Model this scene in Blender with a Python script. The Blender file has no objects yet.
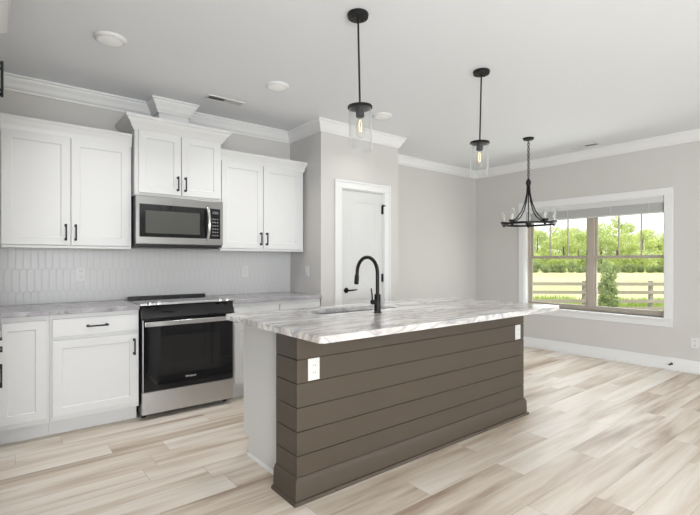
import bpy, bmesh, math, random
from mathutils import Vector, Matrix
random.seed(7)
PI = math.pi
sc = bpy.context.scene
COL = sc.collection

# ------------------------------------------------------------------ camera
A = math.radians(51.65)
cam = bpy.data.cameras.new('camera'); camo = bpy.data.objects.new('camera', cam); COL.objects.link(camo)
cam.sensor_width = 36.0; cam.lens = 443.0 / 700.0 * 36.0; cam.shift_y = 3.5 / 700.0
cam.clip_start = 0.02; cam.clip_end = 500
camo.location = (0, 0, 1.27); camo.rotation_euler = (PI / 2, 0, A - PI / 2)
sc.camera = camo

# ------------------------------------------------------------------ world, sun, dining window light, added fill lamps, exposure
w = bpy.data.worlds.new('sky'); sc.world = w; w.use_nodes = True
bg = w.node_tree.nodes['Background']; bg.inputs[0].default_value = (0.95, 0.975, 1.0, 1); bg.inputs[1].default_value = 1.5
sun = bpy.data.lights.new('sun', 'SUN'); sun.energy = 4.8; sun.angle = math.radians(6); sun.color = (1, .95, .86)
suno = bpy.data.objects.new('sun', sun); COL.objects.link(suno)
suno.rotation_euler = Vector((0.30, 0.25, -0.92)).to_track_quat('-Z', 'Y').to_euler()

def area_lamp(name, loc, direction, sx, sy, power, color=(.945, .975, 1)):
    l = bpy.data.lights.new(name, 'AREA'); l.shape = 'RECTANGLE'; l.size = sx; l.size_y = sy
    l.energy = power; l.color = color
    o = bpy.data.objects.new(name, l); COL.objects.link(o); o.location = loc
    o.rotation_euler = Vector(direction).to_track_quat('-Z', 'Z').to_euler()
    return o
area_lamp('fill_rear', (1.1, -6.40, 1.40), (0, 1, .75), 3.0, 2.1, 140)  # unseen fill lamp behind the viewer, added to brighten the cabinet fronts
area_lamp('fill_right', (6.08, -3.4, 1.25), (-1, 0.0, .2), 2.3, 2.2, 26)  # weak fill lamp added out of view on the right
area_lamp('fill_left', (-.58, -2.2, 1.40), (1, 0.60, .22), 2.2, 1.9, 185)  # fill lamp added out of view to lift island end, floor and ceiling
area_lamp('daylight_dining_window', (6.20, 2.66, 1.30), (-1, 0, -.35), 1.7, 1.3, 20)

sc.view_settings.view_transform = 'Standard'; sc.view_settings.look = 'None'
sc.view_settings.gamma = 1.0; sc.view_settings.use_curve_mapping = False
sc.view_settings.exposure = 0.18

# ------------------------------------------------------------------ materials
def lin(c):
    return tuple((v / 255 / 12.92) if v / 255 <= .04045 else ((v / 255 + .055) / 1.055) ** 2.4 for v in c)

class NT:
    """small helper for node trees"""
    def __init__(s, name):
        s.m = bpy.data.materials.new(name); s.m.use_nodes = True
        s.t = s.m.node_tree; s.b = s.t.nodes['Principled BSDF']; s.out = s.t.nodes['Material Output']
    def n(s, typ, ins=None, **kw):
        nd = s.t.nodes.new(typ)
        for k, v in kw.items(): setattr(nd, k, v)
        for k, v in (ins or {}).items():
            if hasattr(v, 'is_output'): s.t.links.new(v, nd.inputs[k])
            else: nd.inputs[k].default_value = v
        return nd
    def math(s, op, a, b=0.0, c=0.0):
        return s.n('ShaderNodeMath', {0: a, 1: b, 2: c}, operation=op).outputs[0]
    def mix(s, f, a, b, mode='MIX'):
        nd = s.t.nodes.new('ShaderNodeMix'); nd.data_type = 'RGBA'; nd.blend_type = mode
        for k, v in ((0, f), (6, a), (7, b)):
            if hasattr(v, 'is_output'): s.t.links.new(v, nd.inputs[k])
            elif k == 0: nd.inputs[k].default_value = v
            else: nd.inputs[k].default_value = (*v[:3], 1)
        return nd.outputs[2]
    def ramp(s, f, stops):
        nd = s.t.nodes.new('ShaderNodeValToRGB'); cr = nd.color_ramp
        while len(cr.elements) < len(stops): cr.elements.new(.5)
        for e, (p, c) in zip(cr.elements, stops):
            e.position = p; e.color = (*c, 1) if len(c) == 3 else c
        s.t.links.new(f, nd.inputs[0]); return nd.outputs[0]
    def coord(s, which='Object'):
        return s.n('ShaderNodeTexCoord').outputs[which]
    def mapping(s, v, scale=(1, 1, 1), rot=(0, 0, 0), loc=(0, 0, 0)):
        return s.n('ShaderNodeMapping', {0: v, 1: loc, 2: rot, 3: scale}).outputs[0]
    def noise(s, v, scale, detail=4, rough=.5, dist=0.0):
        return s.n('ShaderNodeTexNoise', {'Vector': v, 'Scale': scale, 'Detail': detail, 'Roughness': rough, 'Distortion': dist}).outputs[0]
    def set(s, **kw):
        for k, v in kw.items():
            k = k.replace('_', ' ')
            if hasattr(v, 'is_output'): s.t.links.new(v, s.b.inputs[k])
            else: s.b.inputs[k].default_value = (*v, 1) if isinstance(v, tuple) and len(v) == 3 else v
        return s
    def bump(s, h, strength=.1, dist=.01):
        nd = s.n('ShaderNodeBump', {'Height': h, 'Strength': strength, 'Distance': dist})
        s.t.links.new(nd.outputs[0], s.b.inputs['Normal'])

def paint(name, c, rough=.5, var=.015, tex=60, bump=.02, spec=.5):
    t = NT(name); v = t.coord()
    f = t.noise(v, 2.5, 3)
    lo = tuple(x * (1 - var) for x in c); hi = tuple(min(1, x * (1 + var)) for x in c)
    t.set(Base_Color=t.mix(f, lo, hi), Roughness=rough)
    t.b.inputs['Specular IOR Level'].default_value = spec
    if bump: t.bump(t.noise(v, tex, 2), bump, .004)
    return t.m

def metal(name, c, rough=.3, brushed=None):
    t = NT(name); t.set(Base_Color=c, Metallic=1.0, Roughness=rough)
    if brushed:
        f = t.noise(t.mapping(t.coord(), brushed), 60, 3)
        t.set(Roughness=t.math('MULTIPLY_ADD', f, .12, rough - .05))
        t.set(Base_Color=t.mix(f, tuple(x * .93 for x in c), tuple(min(1, x * 1.06) for x in c)))
    return t.m

M = {}
M['cab'] = paint('white cabinet paint', (.70, .70, .697), .38, .008, bump=0)
M['trim'] = paint('white trim paint', (.75, .75, .745), .4, .006, bump=0)
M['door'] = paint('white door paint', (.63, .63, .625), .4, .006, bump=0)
M['wall'] = paint('greige wall paint', (.585, .568, .550), .75, .012, 220, .03, .3)
M['ceil'] = paint('ceiling paint', (.81, .828, .855), .85, .008, 160, .03, .2)
M['taupe'] = paint('taupe shiplap paint', lin((77, 68, 58)), .42, .02, 90, .02)
M['plate'] = paint('white plastic', (.70, .70, .69), .3, 0, bump=0)
M['slot'] = paint('dark slot', (.05, .05, .05), .6, 0, bump=0)
M['black'] = paint('black metal', (.005, .005, .005), .45, .1, bump=0, spec=.3)
M['blackmatte'] = paint('black enamel', (.010, .010, .011), .3, .1, bump=0)
M['steel'] = metal('brushed stainless steel', (.56, .56, .56), .30, (1, 40, 40))
M['micsteel'] = metal('dark brushed steel', (.30, .295, .288), .30, (1, 40, 40))
M['sinksteel'] = metal('sink steel', (.28, .27, .26), .38, (2, 30, 30))
M['chrome'] = metal('polished steel', (.75, .75, .74), .16)
M['grey'] = paint('grey plastic', (.25, .25, .26), .4, .02, bump=0)
M['vinyl'] = paint('taupe vinyl window frame', lin((172, 163, 150)), .45, .01, bump=0)
t = NT('white blind slats'); t.set(Base_Color=(.84, .84, .83), Roughness=.45)
mx_ = t.n('ShaderNodeMixShader', {0: .35, 1: t.b.outputs[0], 2: t.n('ShaderNodeBsdfTranslucent', {0: (.85, .85, .84, 1)}).outputs[0]}); t.t.links.new(mx_.outputs[0], t.out.inputs[0]); M['blind'] = t.m
M['fence'] = paint('weathered fence wood', lin((138, 132, 124)), .8, .12, 12, .2)
M['bark'] = paint('bark', lin((95, 80, 66)), .9, .2, 10, .3)

t = NT('black oven glass'); t.set(Base_Color=(.006, .006, .007), Roughness=.05)
t.b.inputs['Specular IOR Level'].default_value = .45; M['ovenglass'] = t.m
t = NT('smoked glass'); t.set(Base_Color=(.075, .078, .07), Roughness=.12); M['smoke'] = t.m
t = NT('oven window'); t.set(Base_Color=(.012, .012, .012), Roughness=.08); M['ovenwin'] = t.m
t = NT('display'); t.set(Base_Color=(.10, .11, .12), Roughness=.2); M['display'] = t.m
t = NT('white print'); t.set(Base_Color=(.75, .75, .75), Roughness=.4); M['print'] = t.m

def thin_glass(name, tint=(.97, .98, .97), lo=.03, power=3.0, hi=.85, white=.0):
    t = NT(name); t.t.nodes.remove(t.b)
    tr = t.n('ShaderNodeBsdfTransparent', {0: (*tint, 1)})
    gl = t.n('ShaderNodeBsdfGlossy', {0: (1, 1, 1, 1), 1: .03})
    fr = t.n('ShaderNodeLayerWeight', {0: .5}).outputs['Facing']
    f = t.math('MULTIPLY_ADD', t.math('POWER', fr, power), hi, lo)
    if white:
        df = t.n('ShaderNodeBsdfDiffuse', {0: (.9, .9, .9, 1)})
        g2 = t.n('ShaderNodeMixShader', {0: white, 1: gl.outputs[0], 2: df.outputs[0]}); src = g2.outputs[0]
    else: src = gl.outputs[0]
    mx = t.n('ShaderNodeMixShader', {0: f, 1: tr.outputs[0], 2: src})
    t.t.links.new(mx.outputs[0], t.out.inputs[0]); return t.m
M['pane'] = thin_glass('window pane', (.985, .99, .985), .03, 4, .5)
M['shade'] = thin_glass('clear shade glass', (.975, .98, .978), .03, 3.0, .7, .25)
M['chimney'] = thin_glass('chimney glass', (.96, .965, .96), .05, 2.5, .45, .75)
M['bulbglass'] = thin_glass('bulb glass', (.99, .97, .93), .05, 2.5, .6, .2)

t = NT('warm filament'); t.set(Base_Color=(1, .8, .5), Emission_Color=(1, .78, .48), Emission_Strength=1.2); M['filament'] = t.m
t = NT('frosted lens'); t.set(Base_Color=(.82, .82, .81), Roughness=.5, Emission_Color=(1, .98, .95), Emission_Strength=.08); M['lens'] = t.m
t = NT('candle sleeve'); t.set(Base_Color=(.86, .85, .82), Roughness=.5); M['candle'] = t.m

# floor planks run along X
def mk_floor():
    t = NT('light oak vinyl planks'); v = t.coord()
    sx = t.n('ShaderNodeSeparateXYZ', {0: v}); x, y = sx.outputs[0], sx.outputs[1]
    W, L = .185, 1.24
    ry = t.math('DIVIDE', t.math('ADD', y, 20.04), W); row = t.math('FLOOR', ry); fy = t.math('FRACT', ry)
    off = t.n('ShaderNodeTexWhiteNoise', {'W': row}, noise_dimensions='1D').outputs[0]
    rx = t.math('ADD', t.math('DIVIDE', t.math('ADD', x, 20.0), L), off); ix = t.math('FLOOR', rx); fx = t.math('FRACT', rx)
    cid = t.n('ShaderNodeCombineXYZ', {0: ix, 1: row, 2: 0.0}).outputs[0]
    wn = t.n('ShaderNodeTexWhiteNoise', {'Vector': cid}, noise_dimensions='3D'); r = wn.outputs[0]
    offv = t.n('ShaderNodeVectorMath', {0: wn.outputs[1], 1: (17.0, 31.0, 9.0)}, operation='MULTIPLY').outputs[0]
    pv = t.n('ShaderNodeVectorMath', {0: v, 1: offv}, operation='ADD').outputs[0]
    broad = t.noise(t.mapping(pv, (.75, 7.5, 1)), 1.0, 3, .5, .5)
    fine = t.noise(t.mapping(pv, (2.2, 38, 1)), 1.0, 5, .62, .8)
    tone = t.math('MULTIPLY_ADD', broad, 1.5, t.math('MULTIPLY_ADD', r, .34, -.355))
    tone = t.math('MULTIPLY_ADD', t.math('SUBTRACT', fine, .5), .50, tone)
    c = t.ramp(tone, [(.0, lin((136, 115, 97))), (.24, lin((174, 155, 137))), (.48, lin((205, 192, 176))), (.72, lin((222, 213, 201))), (1.0, lin((230, 224, 216)))])
    ey = t.math('MINIMUM', fy, t.math('SUBTRACT', 1.0, fy)); ex = t.math('MINIMUM', fx, t.math('SUBTRACT', 1.0, fx))
    e = t.math('MINIMUM', t.math('MULTIPLY', ey, W), t.math('MULTIPLY', ex, L))
    g = t.math('LESS_THAN', e, .0014)
    c = t.mix(t.math('MULTIPLY', g, .45), c, lin((110, 92, 78)))
    t.set(Base_Color=c, Roughness=t.math('MULTIPLY_ADD', fine, .12, .36))
    t.b.inputs['Specular IOR Level'].default_value = .4
    t.bump(t.math('MULTIPLY_ADD', g, -1.0, t.math('MULTIPLY', fine, .25)), .12, .004)
    return t.m
M['floor'] = mk_floor()

def mk_stone(name, island):
    t = NT(name); v = t.coord()
    if island:
        base = t.mapping(v, (.62, 1.9, 1.9), (0, 0, math.radians(-9)))
        n1 = t.noise(base, 1.5, 7, .6, 1.1)
        n2 = t.noise(t.mapping(base, (1, 1, 1), loc=(5.1, 3.2, 1.4)), 2.6, 8, .62, 1.6)
        n3 = t.noise(t.mapping(base, (1, 1, 1), loc=(9.7, 1.1, 6.4)), 1.1, 5, .55, .8)
        c = t.ramp(n1, [(.24, lin((168, 166, 166))), (.38, lin((208, 205, 202))), (.50, lin((232, 229, 225))), (.66, lin((240, 238, 235))), (.8, lin((216, 213, 211)))])
        vein = t.ramp(t.math('ABSOLUTE', t.math('SUBTRACT', n2, .5)), [(0.0, (1, 1, 1)), (.035, (.45, .45, .45)), (.1, (0, 0, 0))])
        c = t.mix(t.math('MULTIPLY', vein, .75), c, lin((136, 136, 143)))
        warm = t.ramp(n3, [(.52, (0, 0, 0)), (.68, (1, 1, 1))])
        c = t.mix(t.math('MULTIPLY', warm, .45), c, lin((176, 152, 136)))
        cr = t.noise(t.mapping(v, (1.2, 2.0, 2.0)), 9, 5, .6, .5)
        dk = t.ramp(cr, [(.60, (0, 0, 0)), (.70, (1, 1, 1))])
        c = t.mix(t.math('MULTIPLY', dk, .35), c, lin((136, 130, 130)))
        t.set(Base_Color=c, Roughness=.13)
    else:
        n1 = t.noise(t.mapping(v, (1, 1.2, 1.2)), 6.5, 6, .6, .4)
        n2 = t.noise(t.mapping(v, (1, 1, 1), loc=(3, 5, 1)), 24, 5, .6, .3)
        c = t.ramp(n1, [(.3, lin((128, 126, 132))), (.45, lin((158, 155, 159))), (.6, lin((172, 168, 171))), (.75, lin((150, 146, 150)))])
        dk = t.ramp(n2, [(.58, (0, 0, 0)), (.68, (1, 1, 1))])
        c = t.mix(t.math('MULTIPLY', dk, .6), c, lin((108, 102, 104)))
        t.set(Base_Color=c, Roughness=.2)
    t.b.inputs['Specular IOR Level'].default_value = .5
    return t.m
M['stone'] = mk_stone('veined white stone', True)
M['granite'] = mk_stone('grey speckled stone', False)

def mk_tile():
    # tall picket tiles: two offset lattices, each tile a stretched hexagon
    t = NT('white picket tile'); v = t.coord()
    s = t.n('ShaderNodeSeparateXYZ', {0: v}); x, z = s.outputs[0], s.outputs[2]
    W, H, P = .050, .205, .020           # width, full height, point height
    S = H - P                            # row step
    def cell(x, z):
        def dist(dx0, dz0):
            a = t.math('ADD', t.math('DIVIDE', x, W), dx0 + 40.0); b = t.math('ADD', t.math('DIVIDE', z, 2 * S), dz0 + 40.0)
            dx = t.math('MULTIPLY', t.math('ABSOLUTE', t.math('SUBTRACT', t.math('FRACT', a), .5)), W)
            dz = t.math('MULTIPLY', t.math('ABSOLUTE', t.math('SUBTRACT', t.math('FRACT', b), .5)), 2 * S)
            e1 = t.math('SUBTRACT', W / 2, dx)
            # slanted ends: dz + dx * (P / (W/2)) <= H/2
            k = P / (W / 2)
            e2 = t.math('DIVIDE', t.math('SUBTRACT', H / 2, t.math('MULTIPLY_ADD', dx, k, dz)), math.sqrt(1 + k * k))
            return t.math('MINIMUM', e1, e2)
        return t.math('MAXIMUM', dist(.0, .0), dist(.5, .5))
    e = cell(x, z)
    g = t.math('LESS_THAN', e, .0016)
    t.set(Base_Color=t.mix(g, (.62, .62, .617), (.57, .565, .56)))
    h = t.math('SMOOTH_MIN', e, .007, .003)
    wob = t.noise(t.mapping(v, (9, 9, 4)), 1.5, 2)
    t.set(Roughness=t.math('MULTIPLY_ADD', g, .4, .28))
    t.bump(t.math('MULTIPLY_ADD', wob, .002, h), .10, 1.0)
    return t.m
M['tile'] = mk_tile()

def mk_field():
    t = NT('meadow grass'); v = t.coord()
    a = t.noise(v, .05, 4, .6); b = t.noise(t.mapping(v, (1, 2, 1)), 1.6, 5, .7)
    c = t.ramp(a, [(.35, lin((176, 178, 132))), (.5, lin((192, 186, 152))), (.65, lin((200, 192, 164)))])
    c = t.mix(t.math('MULTIPLY', b, .6), c, lin((150, 170, 90)))
    t.set(Base_Color=c, Roughness=.95); t.b.inputs['Specular IOR Level'].default_value = 0
    t.bump(b, .5, .2); return t.m
M['field'] = mk_field()

def mk_leaf(name, a, b):
    t = NT(name)
    r = t.n('ShaderNodeObjectInfo').outputs['Random']; n = t.noise(t.coord(), .9, 3)
    isl = t.n('ShaderNodeNewGeometry').outputs['Random Per Island']
    f = t.math('MULTIPLY_ADD', isl, .5, t.math('MULTIPLY_ADD', r, .3, t.math('MULTIPLY_ADD', n, .6, -.25)))
    c = t.mix(f, a, b)
    t.set(Base_Color=c, Roughness=.7); t.b.inputs['Specular IOR Level'].default_value = .1
    tl = t.n('ShaderNodeBsdfTranslucent', {0: c})
    mx = t.n('ShaderNodeMixShader', {0: .4, 1: t.b.outputs[0], 2: tl.outputs[0]})
    t.t.links.new(mx.outputs[0], t.out.inputs[0]); return t.m
M['leaf'] = mk_leaf('tree leaves', lin((158, 178, 104)), lin((222, 230, 162)))
M['leafdark'] = mk_leaf('hedge leaves', lin((122, 142, 98)), lin((178, 190, 132)))
M['conifer'] = mk_leaf('bush needles', lin((134, 152, 104)), lin((188, 200, 146)))
M['weeds'] = mk_leaf('weeds', lin((118, 150, 62)), lin((190, 205, 118)))

# ------------------------------------------------------------------ mesh helpers
class MB:
    def __init__(s): s.bm = bmesh.new()
    def box(s, x0, x1, y0, y1, z0, z1):
        r = bmesh.ops.create_cube(s.bm, size=1.0)
        for v in r['verts']:
            v.co = Vector(((x0 + x1) / 2 + v.co.x * (x1 - x0), (y0 + y1) / 2 + v.co.y * (y1 - y0), (z0 + z1) / 2 + v.co.z * (z1 - z0)))
        return s
    def obox(s, c, ax, ay, az):
        """box from centre and three half-axis vectors"""
        c, ax, ay, az = map(Vector, (c, ax, ay, az))
        r = bmesh.ops.create_cube(s.bm, size=2.0)
        for v in r['verts']: v.co = c + ax * v.co.x + ay * v.co.y + az * v.co.z
        return s
    def ring(s, c, n1, n2, r, seg): return [s.bm.verts.new(c + (n1 * math.cos(2 * PI * k / seg) + n2 * math.sin(2 * PI * k / seg)) * r) for k in range(seg)]
    def tube(s, pts, r, seg=12, caps=True, closed=False):
        pts = [Vector(p) for p in pts]; rs = r if isinstance(r, (list, tuple)) else [r] * len(pts)
        n = len(pts); rings = []; ref = None
        for i, p in enumerate(pts):
            if closed: d = (pts[(i + 1) % n] - pts[i - 1]).normalized()
            else: d = (pts[min(i + 1, n - 1)] - pts[max(i - 1, 0)]).normalized()
            if ref is None:
                ref = Vector((0, 0, 1)) if abs(d.z) < .9 else Vector((1, 0, 0))
            n1 = (ref - d * ref.dot(d)).normalized(); n2 = d.cross(n1); ref = n1
            rings.append(s.ring(p, n1, n2, rs[i], seg))
        m = n if closed else n - 1
        for i in range(m):
            a, b = rings[i], rings[(i + 1) % n]
            for k in range(seg): s.bm.faces.new((a[k], a[(k + 1) % seg], b[(k + 1) % seg], b[k]))
        if caps and not closed:
            s.bm.faces.new(rings[0][::-1]); s.bm.faces.new(rings[-1])
        return s
    def cyl(s, p0, p1, r, seg=20): return s.tube([p0, p1], r, seg)
    def lathe(s, prof, c=(0, 0, 0), seg=32, axis='Z', close=False):
        """prof: (radius, height) pairs"""
        c = Vector(c); rings = []
        def P(r, h, a):
            x, y = r * math.cos(a), r * math.sin(a)
            return c + (Vector((x, y, h)) if axis == 'Z' else Vector((x, h, y)) if axis == 'Y' else Vector((h, x, y)))
        for r, h in prof:
            if r < 1e-6: rings.append([s.bm.verts.new(P(0, h, 0))])
            else: rings.append([s.bm.verts.new(P(r, h, 2 * PI * k / seg)) for k in range(seg)])
        pairs = list(zip(rings, rings[1:])) + ([(rings[-1], rings[0])] if close else [])
        for a, b in pairs:
            for k in range(seg):
                k2 = (k + 1) % seg
                if len(a) == 1 and len(b) == 1: continue
                if len(a) == 1: s.bm.faces.new((a[0], b[k], b[k2]))
                elif len(b) == 1: s.bm.faces.new((a[k], a[k2], b[0]))
                else: s.bm.faces.new((a[k], a[k2], b[k2], b[k]))
        return s
    def sweep(s, prof, path, closed=False):
        """prof: closed polygon of (out, z); out goes to the right of the walking direction, mitred corners"""
        P = [Vector(p).to_2d() for p in path]; n = len(P); secs = []
        segs = [(P[(i + 1) % n] - P[i]).normalized() for i in range(n if closed else n - 1)]
        nr = [Vector((d.y, -d.x)) for d in segs]
        for i in range(n):
            if closed: a, b = nr[i - 1], nr[i]
            else: a, b = nr[max(i - 1, 0)], nr[min(i, n - 2)]
            m = (a + b) / (1 + a.dot(b))
            secs.append([s.bm.verts.new((P[i].x + m.x * o, P[i].y + m.y * o, z)) for o, z in prof])
        k = len(prof)
        for i in range(n if closed else n - 1):
            a, b = secs[i], secs[(i + 1) % n]
            for j in range(k): s.bm.faces.new((a[j], a[(j + 1) % k], b[(j + 1) % k], b[j]))
        if not closed: s.bm.faces.new(secs[0][::-1]); s.bm.faces.new(secs[-1])
        return s
    def plate(s, loops, z0, z1):
        """slab from a 2D outline plus hole outlines"""
        edges = []
        for lp in loops:
            vs = [s.bm.verts.new((x, y, z1)) for x, y in lp]
            edges += [s.bm.edges.new((vs[i], vs[(i + 1) % len(vs)])) for i in range(len(vs))]
        r = bmesh.ops.triangle_fill(s.bm, use_beauty=True, use_dissolve=False, edges=edges)
        fs = [g for g in r['geom'] if isinstance(g, bmesh.types.BMFace)]
        e = bmesh.ops.extrude_face_region(s.bm, geom=fs)
        for v in [g for g in e['geom'] if isinstance(g, bmesh.types.BMVert)]: v.co.z = z0
        return s
    def shaker(s, x0, x1, z0, z1, y0, y1, stile=.060, depth=.006, bead=.004):
        """slab with recessed centre on its -y face (y0 is the front)"""
        before = set(s.bm.faces); s.box(x0, x1, y0, y1, z0, z1)
        f = min((f for f in s.bm.faces if f not in before), key=lambda f: f.calc_center_median().y)
        bmesh.ops.recalc_face_normals(s.bm, faces=[g for g in s.bm.faces if g not in before])
        bmesh.ops.inset_region(s.bm, faces=[f], thickness=stile, use_even_offset=True)
        bmesh.ops.inset_region(s.bm, faces=[f], thickness=bead, depth=-depth, use_even_offset=True)
        return s
    def build(s, name, mat, parent=None, bevel=0, smooth=True, origin=None):
        bmesh.ops.recalc_face_normals(s.bm, faces=s.bm.faces)
        me = bpy.data.meshes.new(name)
        if origin is not None:
            for v in s.bm.verts: v.co -= Vector(origin)
        s.bm.to_mesh(me); s.bm.free()
        if smooth:
            for p in me.polygons: p.use_smooth = True
            me.set_sharp_from_angle(angle=math.radians(38))
        o = bpy.data.objects.new(name, me); COL.objects.link(o); me.materials.append(mat if not isinstance(mat, str) else M[mat])
        if origin is not None: o.location = origin
        if parent: o.parent = parent
        if bevel:
            b = o.modifiers.new('bevel', 'BEVEL'); b.width = bevel; b.segments = 2; b.limit_method = 'ANGLE'; b.angle_limit = math.radians(40)
            b.harden_normals = True
        return o

def tag(o, label, cat, group=None, kind=None):
    o['label'] = label; o['category'] = cat
    if group: o['group'] = group
    if kind: o['kind'] = kind
    return o
def thing(name, label, cat, loc=(0, 0, 0), rz=0, group=None):
    o = bpy.data.objects.new(name, None); COL.objects.link(o); o.empty_display_size = .1
    o.location = loc; o.rotation_euler = (0, 0, rz)
    return tag(o, label, cat, group)
def struct(o, label=None, cat=None):
    o['kind'] = 'structure'
    if label: o['label'] = label
    if cat: o['category'] = cat
    return o
def structE(name, label, cat):
    o = bpy.data.objects.new(name, None); COL.objects.link(o); return struct(o, label, cat)

# ------------------------------------------------------------------ the setting
YW = 4.44; XR = 6.16; XL = -.64; YB = -6.5; H = 2.74
PX0, PX1, PY = 2.629, 3.75, 3.81            # pantry closet
DX0, DX1, DZ = 2.892, 3.512, 2.06           # pantry door opening
WY0, WY1, WZ0, WZ1 = 1.797, 3.577, .60, 2.045   # dining window opening

struct(MB().box(XL - .15, XR + .15, YB - .15, YW + .15, -.08, 0).build('floor', 'floor'), 'light oak plank floor with boards running along the island', 'floor')
struct(MB().box(XL - .15, XR + .15, YB - .15, YW + .15, H, H + .1).build('ceiling', 'ceil'), 'flat white painted ceiling', 'ceiling')
struct(MB().box(XL - .15, XR + .15, YW, YW + .13, 0, H).build('wall_back', 'wall'), 'greige wall behind the white cabinets', 'wall')
def wall_with_holes(axis, c0, c1, a0, a1, holes, mat='wall'):
    m = MB(); cuts = sorted(holes)
    def bx(p0, p1, z0, z1):
        if p1 - p0 > 1e-4 and z1 - z0 > 1e-4:
            m.box(c0, c1, p0, p1, z0, z1) if axis == 'Y' else m.box(p0, p1, c0, c1, z0, z1)
    p = a0
    for (h0, h1, z0, z1) in cuts:
        bx(p, h0, 0, H); bx(h0, h1, 0, z0); bx(h0, h1, z1, H); p = h1
    bx(p, a1, 0, H); return m
struct(wall_with_holes('Y', XL - .13, XL, YB, YW, [(-3.4, -1.0, .40, 2.4)]).build('wall_left', 'wall'), 'greige wall left of the kitchen', 'wall')
struct(wall_with_holes('Y', XR, XR + .15, YB, YW, [(-4.6, -2.2, 0.0, 2.4), (WY0 - .032, WY1, WZ0, WZ1)]).build('wall_right', 'wall'), 'greige dining wall with the double window', 'wall')
struct(wall_with_holes('X', YB - .13, YB, XL, XR, [(-.45, 2.65, .30, 2.50)]).build('wall_rear', 'wall'), 'greige wall behind the viewer', 'wall')
m = wall_with_holes('X', PY, PY + .1, PX0, PX1, [(DX0, DX1, 0, DZ)])
m.box(PX0, PX0 + .1, PY + .1, YW, 0, H); m.box(PX1 - .1, PX1, PY + .1, YW, 0, H)
struct(m.build('wall_pantry', 'wall'), 'greige closet walls around the white pantry door', 'wall')

# crown moulding all round the room
crown = [(0, -.118), (.012, -.118), (.014, -.104), (.022, -.098), (.030, -.084), (.034, -.070), (.050, -.048), (.058, -.036), (.061, -.030), (.063, -.018), (.072, -.014), (.074, 0), (0, 0)]
BX0, BX1, BY = 1.135, 1.405, 4.235          # riser box on the hood cabinet
path = [(XL, YB), (XL, YW), (BX0, YW), (BX0, BY), (BX1, BY), (BX1, YW), (PX0, YW), (PX0, PY), (PX1, PY), (PX1, YW), (XR, YW), (XR, YB)]
struct(MB().sweep([(o, H + z) for o, z in crown], path, closed=True).build('trim_1', 'trim'), 'white crown moulding round the ceiling edge', 'moulding')
base = [(0, 0), (.027, 0), (.027, .012), (.022, .018), (.016, .020), (.015, .125), (.012, .130), (.010, .142), (0, .142)]
struct(MB().sweep(base, [(DX1 + .09, PY), (PX1, PY), (PX1, YW), (XR, YW), (XR, -2.2)]).build('baseboard_right', 'trim'), 'tall white baseboard under the dining window', 'baseboard')
struct(MB().sweep(base, [(PX0, PY), (DX0 - .09, PY)]).build('baseboard_pantry', 'trim'), 'short white baseboard left of the pantry door', 'baseboard')
struct(MB().sweep(base, [(XR, -4.6), (XR, YB), (XL, YB), (XL, 1.84)]).build('baseboard_rear', 'trim'), 'white baseboard behind the viewer', 'baseboard')

# tiled backsplash strip
struct(MB().box(XL + .012, PX0 - .001, YW - .010, YW, .92, 1.46).build('wall_backsplash', 'tile'), 'white picket tile backsplash between counter and upper cabinets', 'backsplash')

# dining window
win = structE('window_1', 'white trimmed double window above the dining floor', 'window')
CW = .088
m = MB(); X0 = XR - .02
for (y0, y1, z0, z1) in ((WY0 - CW, WY0, WZ0, WZ1), (WY1, WY1 + CW, WZ0, WZ1), (WY0 - CW, WY1 + CW, WZ1, WZ1 + CW)): m.box(X0, XR, y0, y1, z0, z1)
m.build('casing', 'trim', win, .003)
MB().box(XR - .055, XR + .09, WY0 - CW - .002, WY1 + CW + .012, WZ0 - .024, WZ0).build('sill', 'trim', win, .004)
MB().box(XR - .018, XR, WY0 - CW, WY1 + CW, WZ0 - .105, WZ0 - .024).build('apron', 'trim', win, .003)
m = MB(); JT = .015
m.box(XR - .001, XR + .07, WY0, WY0 + .010, WZ0, WZ1).box(XR - .001, XR + .10, WY1 - JT, WY1, WZ0, WZ1).box(XR - .001, XR + .10, WY0 + JT, WY1 - JT, WZ1 - JT, WZ1)
m.build('jamb', 'trim', win)
FX0, FX1 = XR + .075, XR + .145; FT = .032; YM = (WY0 + WY1) / 2 - .024; MT = .045
m = MB(); a0, a1 = WY0 - .030, WY1 - JT; b0, b1 = WZ0, WZ1 - JT
m.box(FX0, FX1, a0, a0 + FT, b0, b1).box(FX0, FX1, a1 - FT, a1, b0, b1).box(FX0, FX1, a0 + FT, a1 - FT, b0, b0 + FT).box(FX0, FX1, a0 + FT, a1 - FT, b1 - FT, b1)
m.box(FX0 - .006, FX1, YM - MT, YM + MT, b0 + FT, b1 - FT)
m.build('frame', 'vinyl', win, .003)
ZM = 1.315
for (s0, s1) in ((a0 + FT, YM - MT), (YM + MT, a1 - FT)):
    for up in (0, 1):
        z0, z1 = ((ZM - .008, b1 - FT) if up else (b0 + FT, ZM + .026)); x0 = FX0 + (.038 if up else .008); x1 = x0 + .028
        st = .026
        m = MB().box(x0, x1, s0, s0 + st, z0, z1).box(x0, x1, s1 - st, s1, z0, z1).box(x0, x1, s0 + st, s1 - st, z0, z0 + .036).box(x0, x1, s0 + st, s1 - st, z1 - .036, z1)
        sash = m.build('sash', 'vinyl', win, .002)
        MB().box(x0 + .011, x0 + .016, s0 + st, s1 - st, z0 + .036, z1 - .036).build('pane', 'pane', sash)
        if up:
            for k in (1, 2):
                yk = s0 + st + (s1 - s0 - 2 * st) * k / 3
                MB().box(x0 + .004, x0 + .024, yk - .006, yk + .006, z0 + .036, z1 - .036).build('muntin', 'vinyl', sash)
        else:
            MB().box(x0 - .012, x0, (s0 + s1) / 2 - .03, (s0 + s1) / 2 + .03, z1 - .012, z1 + .004).build('sash_lock', 'vinyl', sash, .002)

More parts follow.
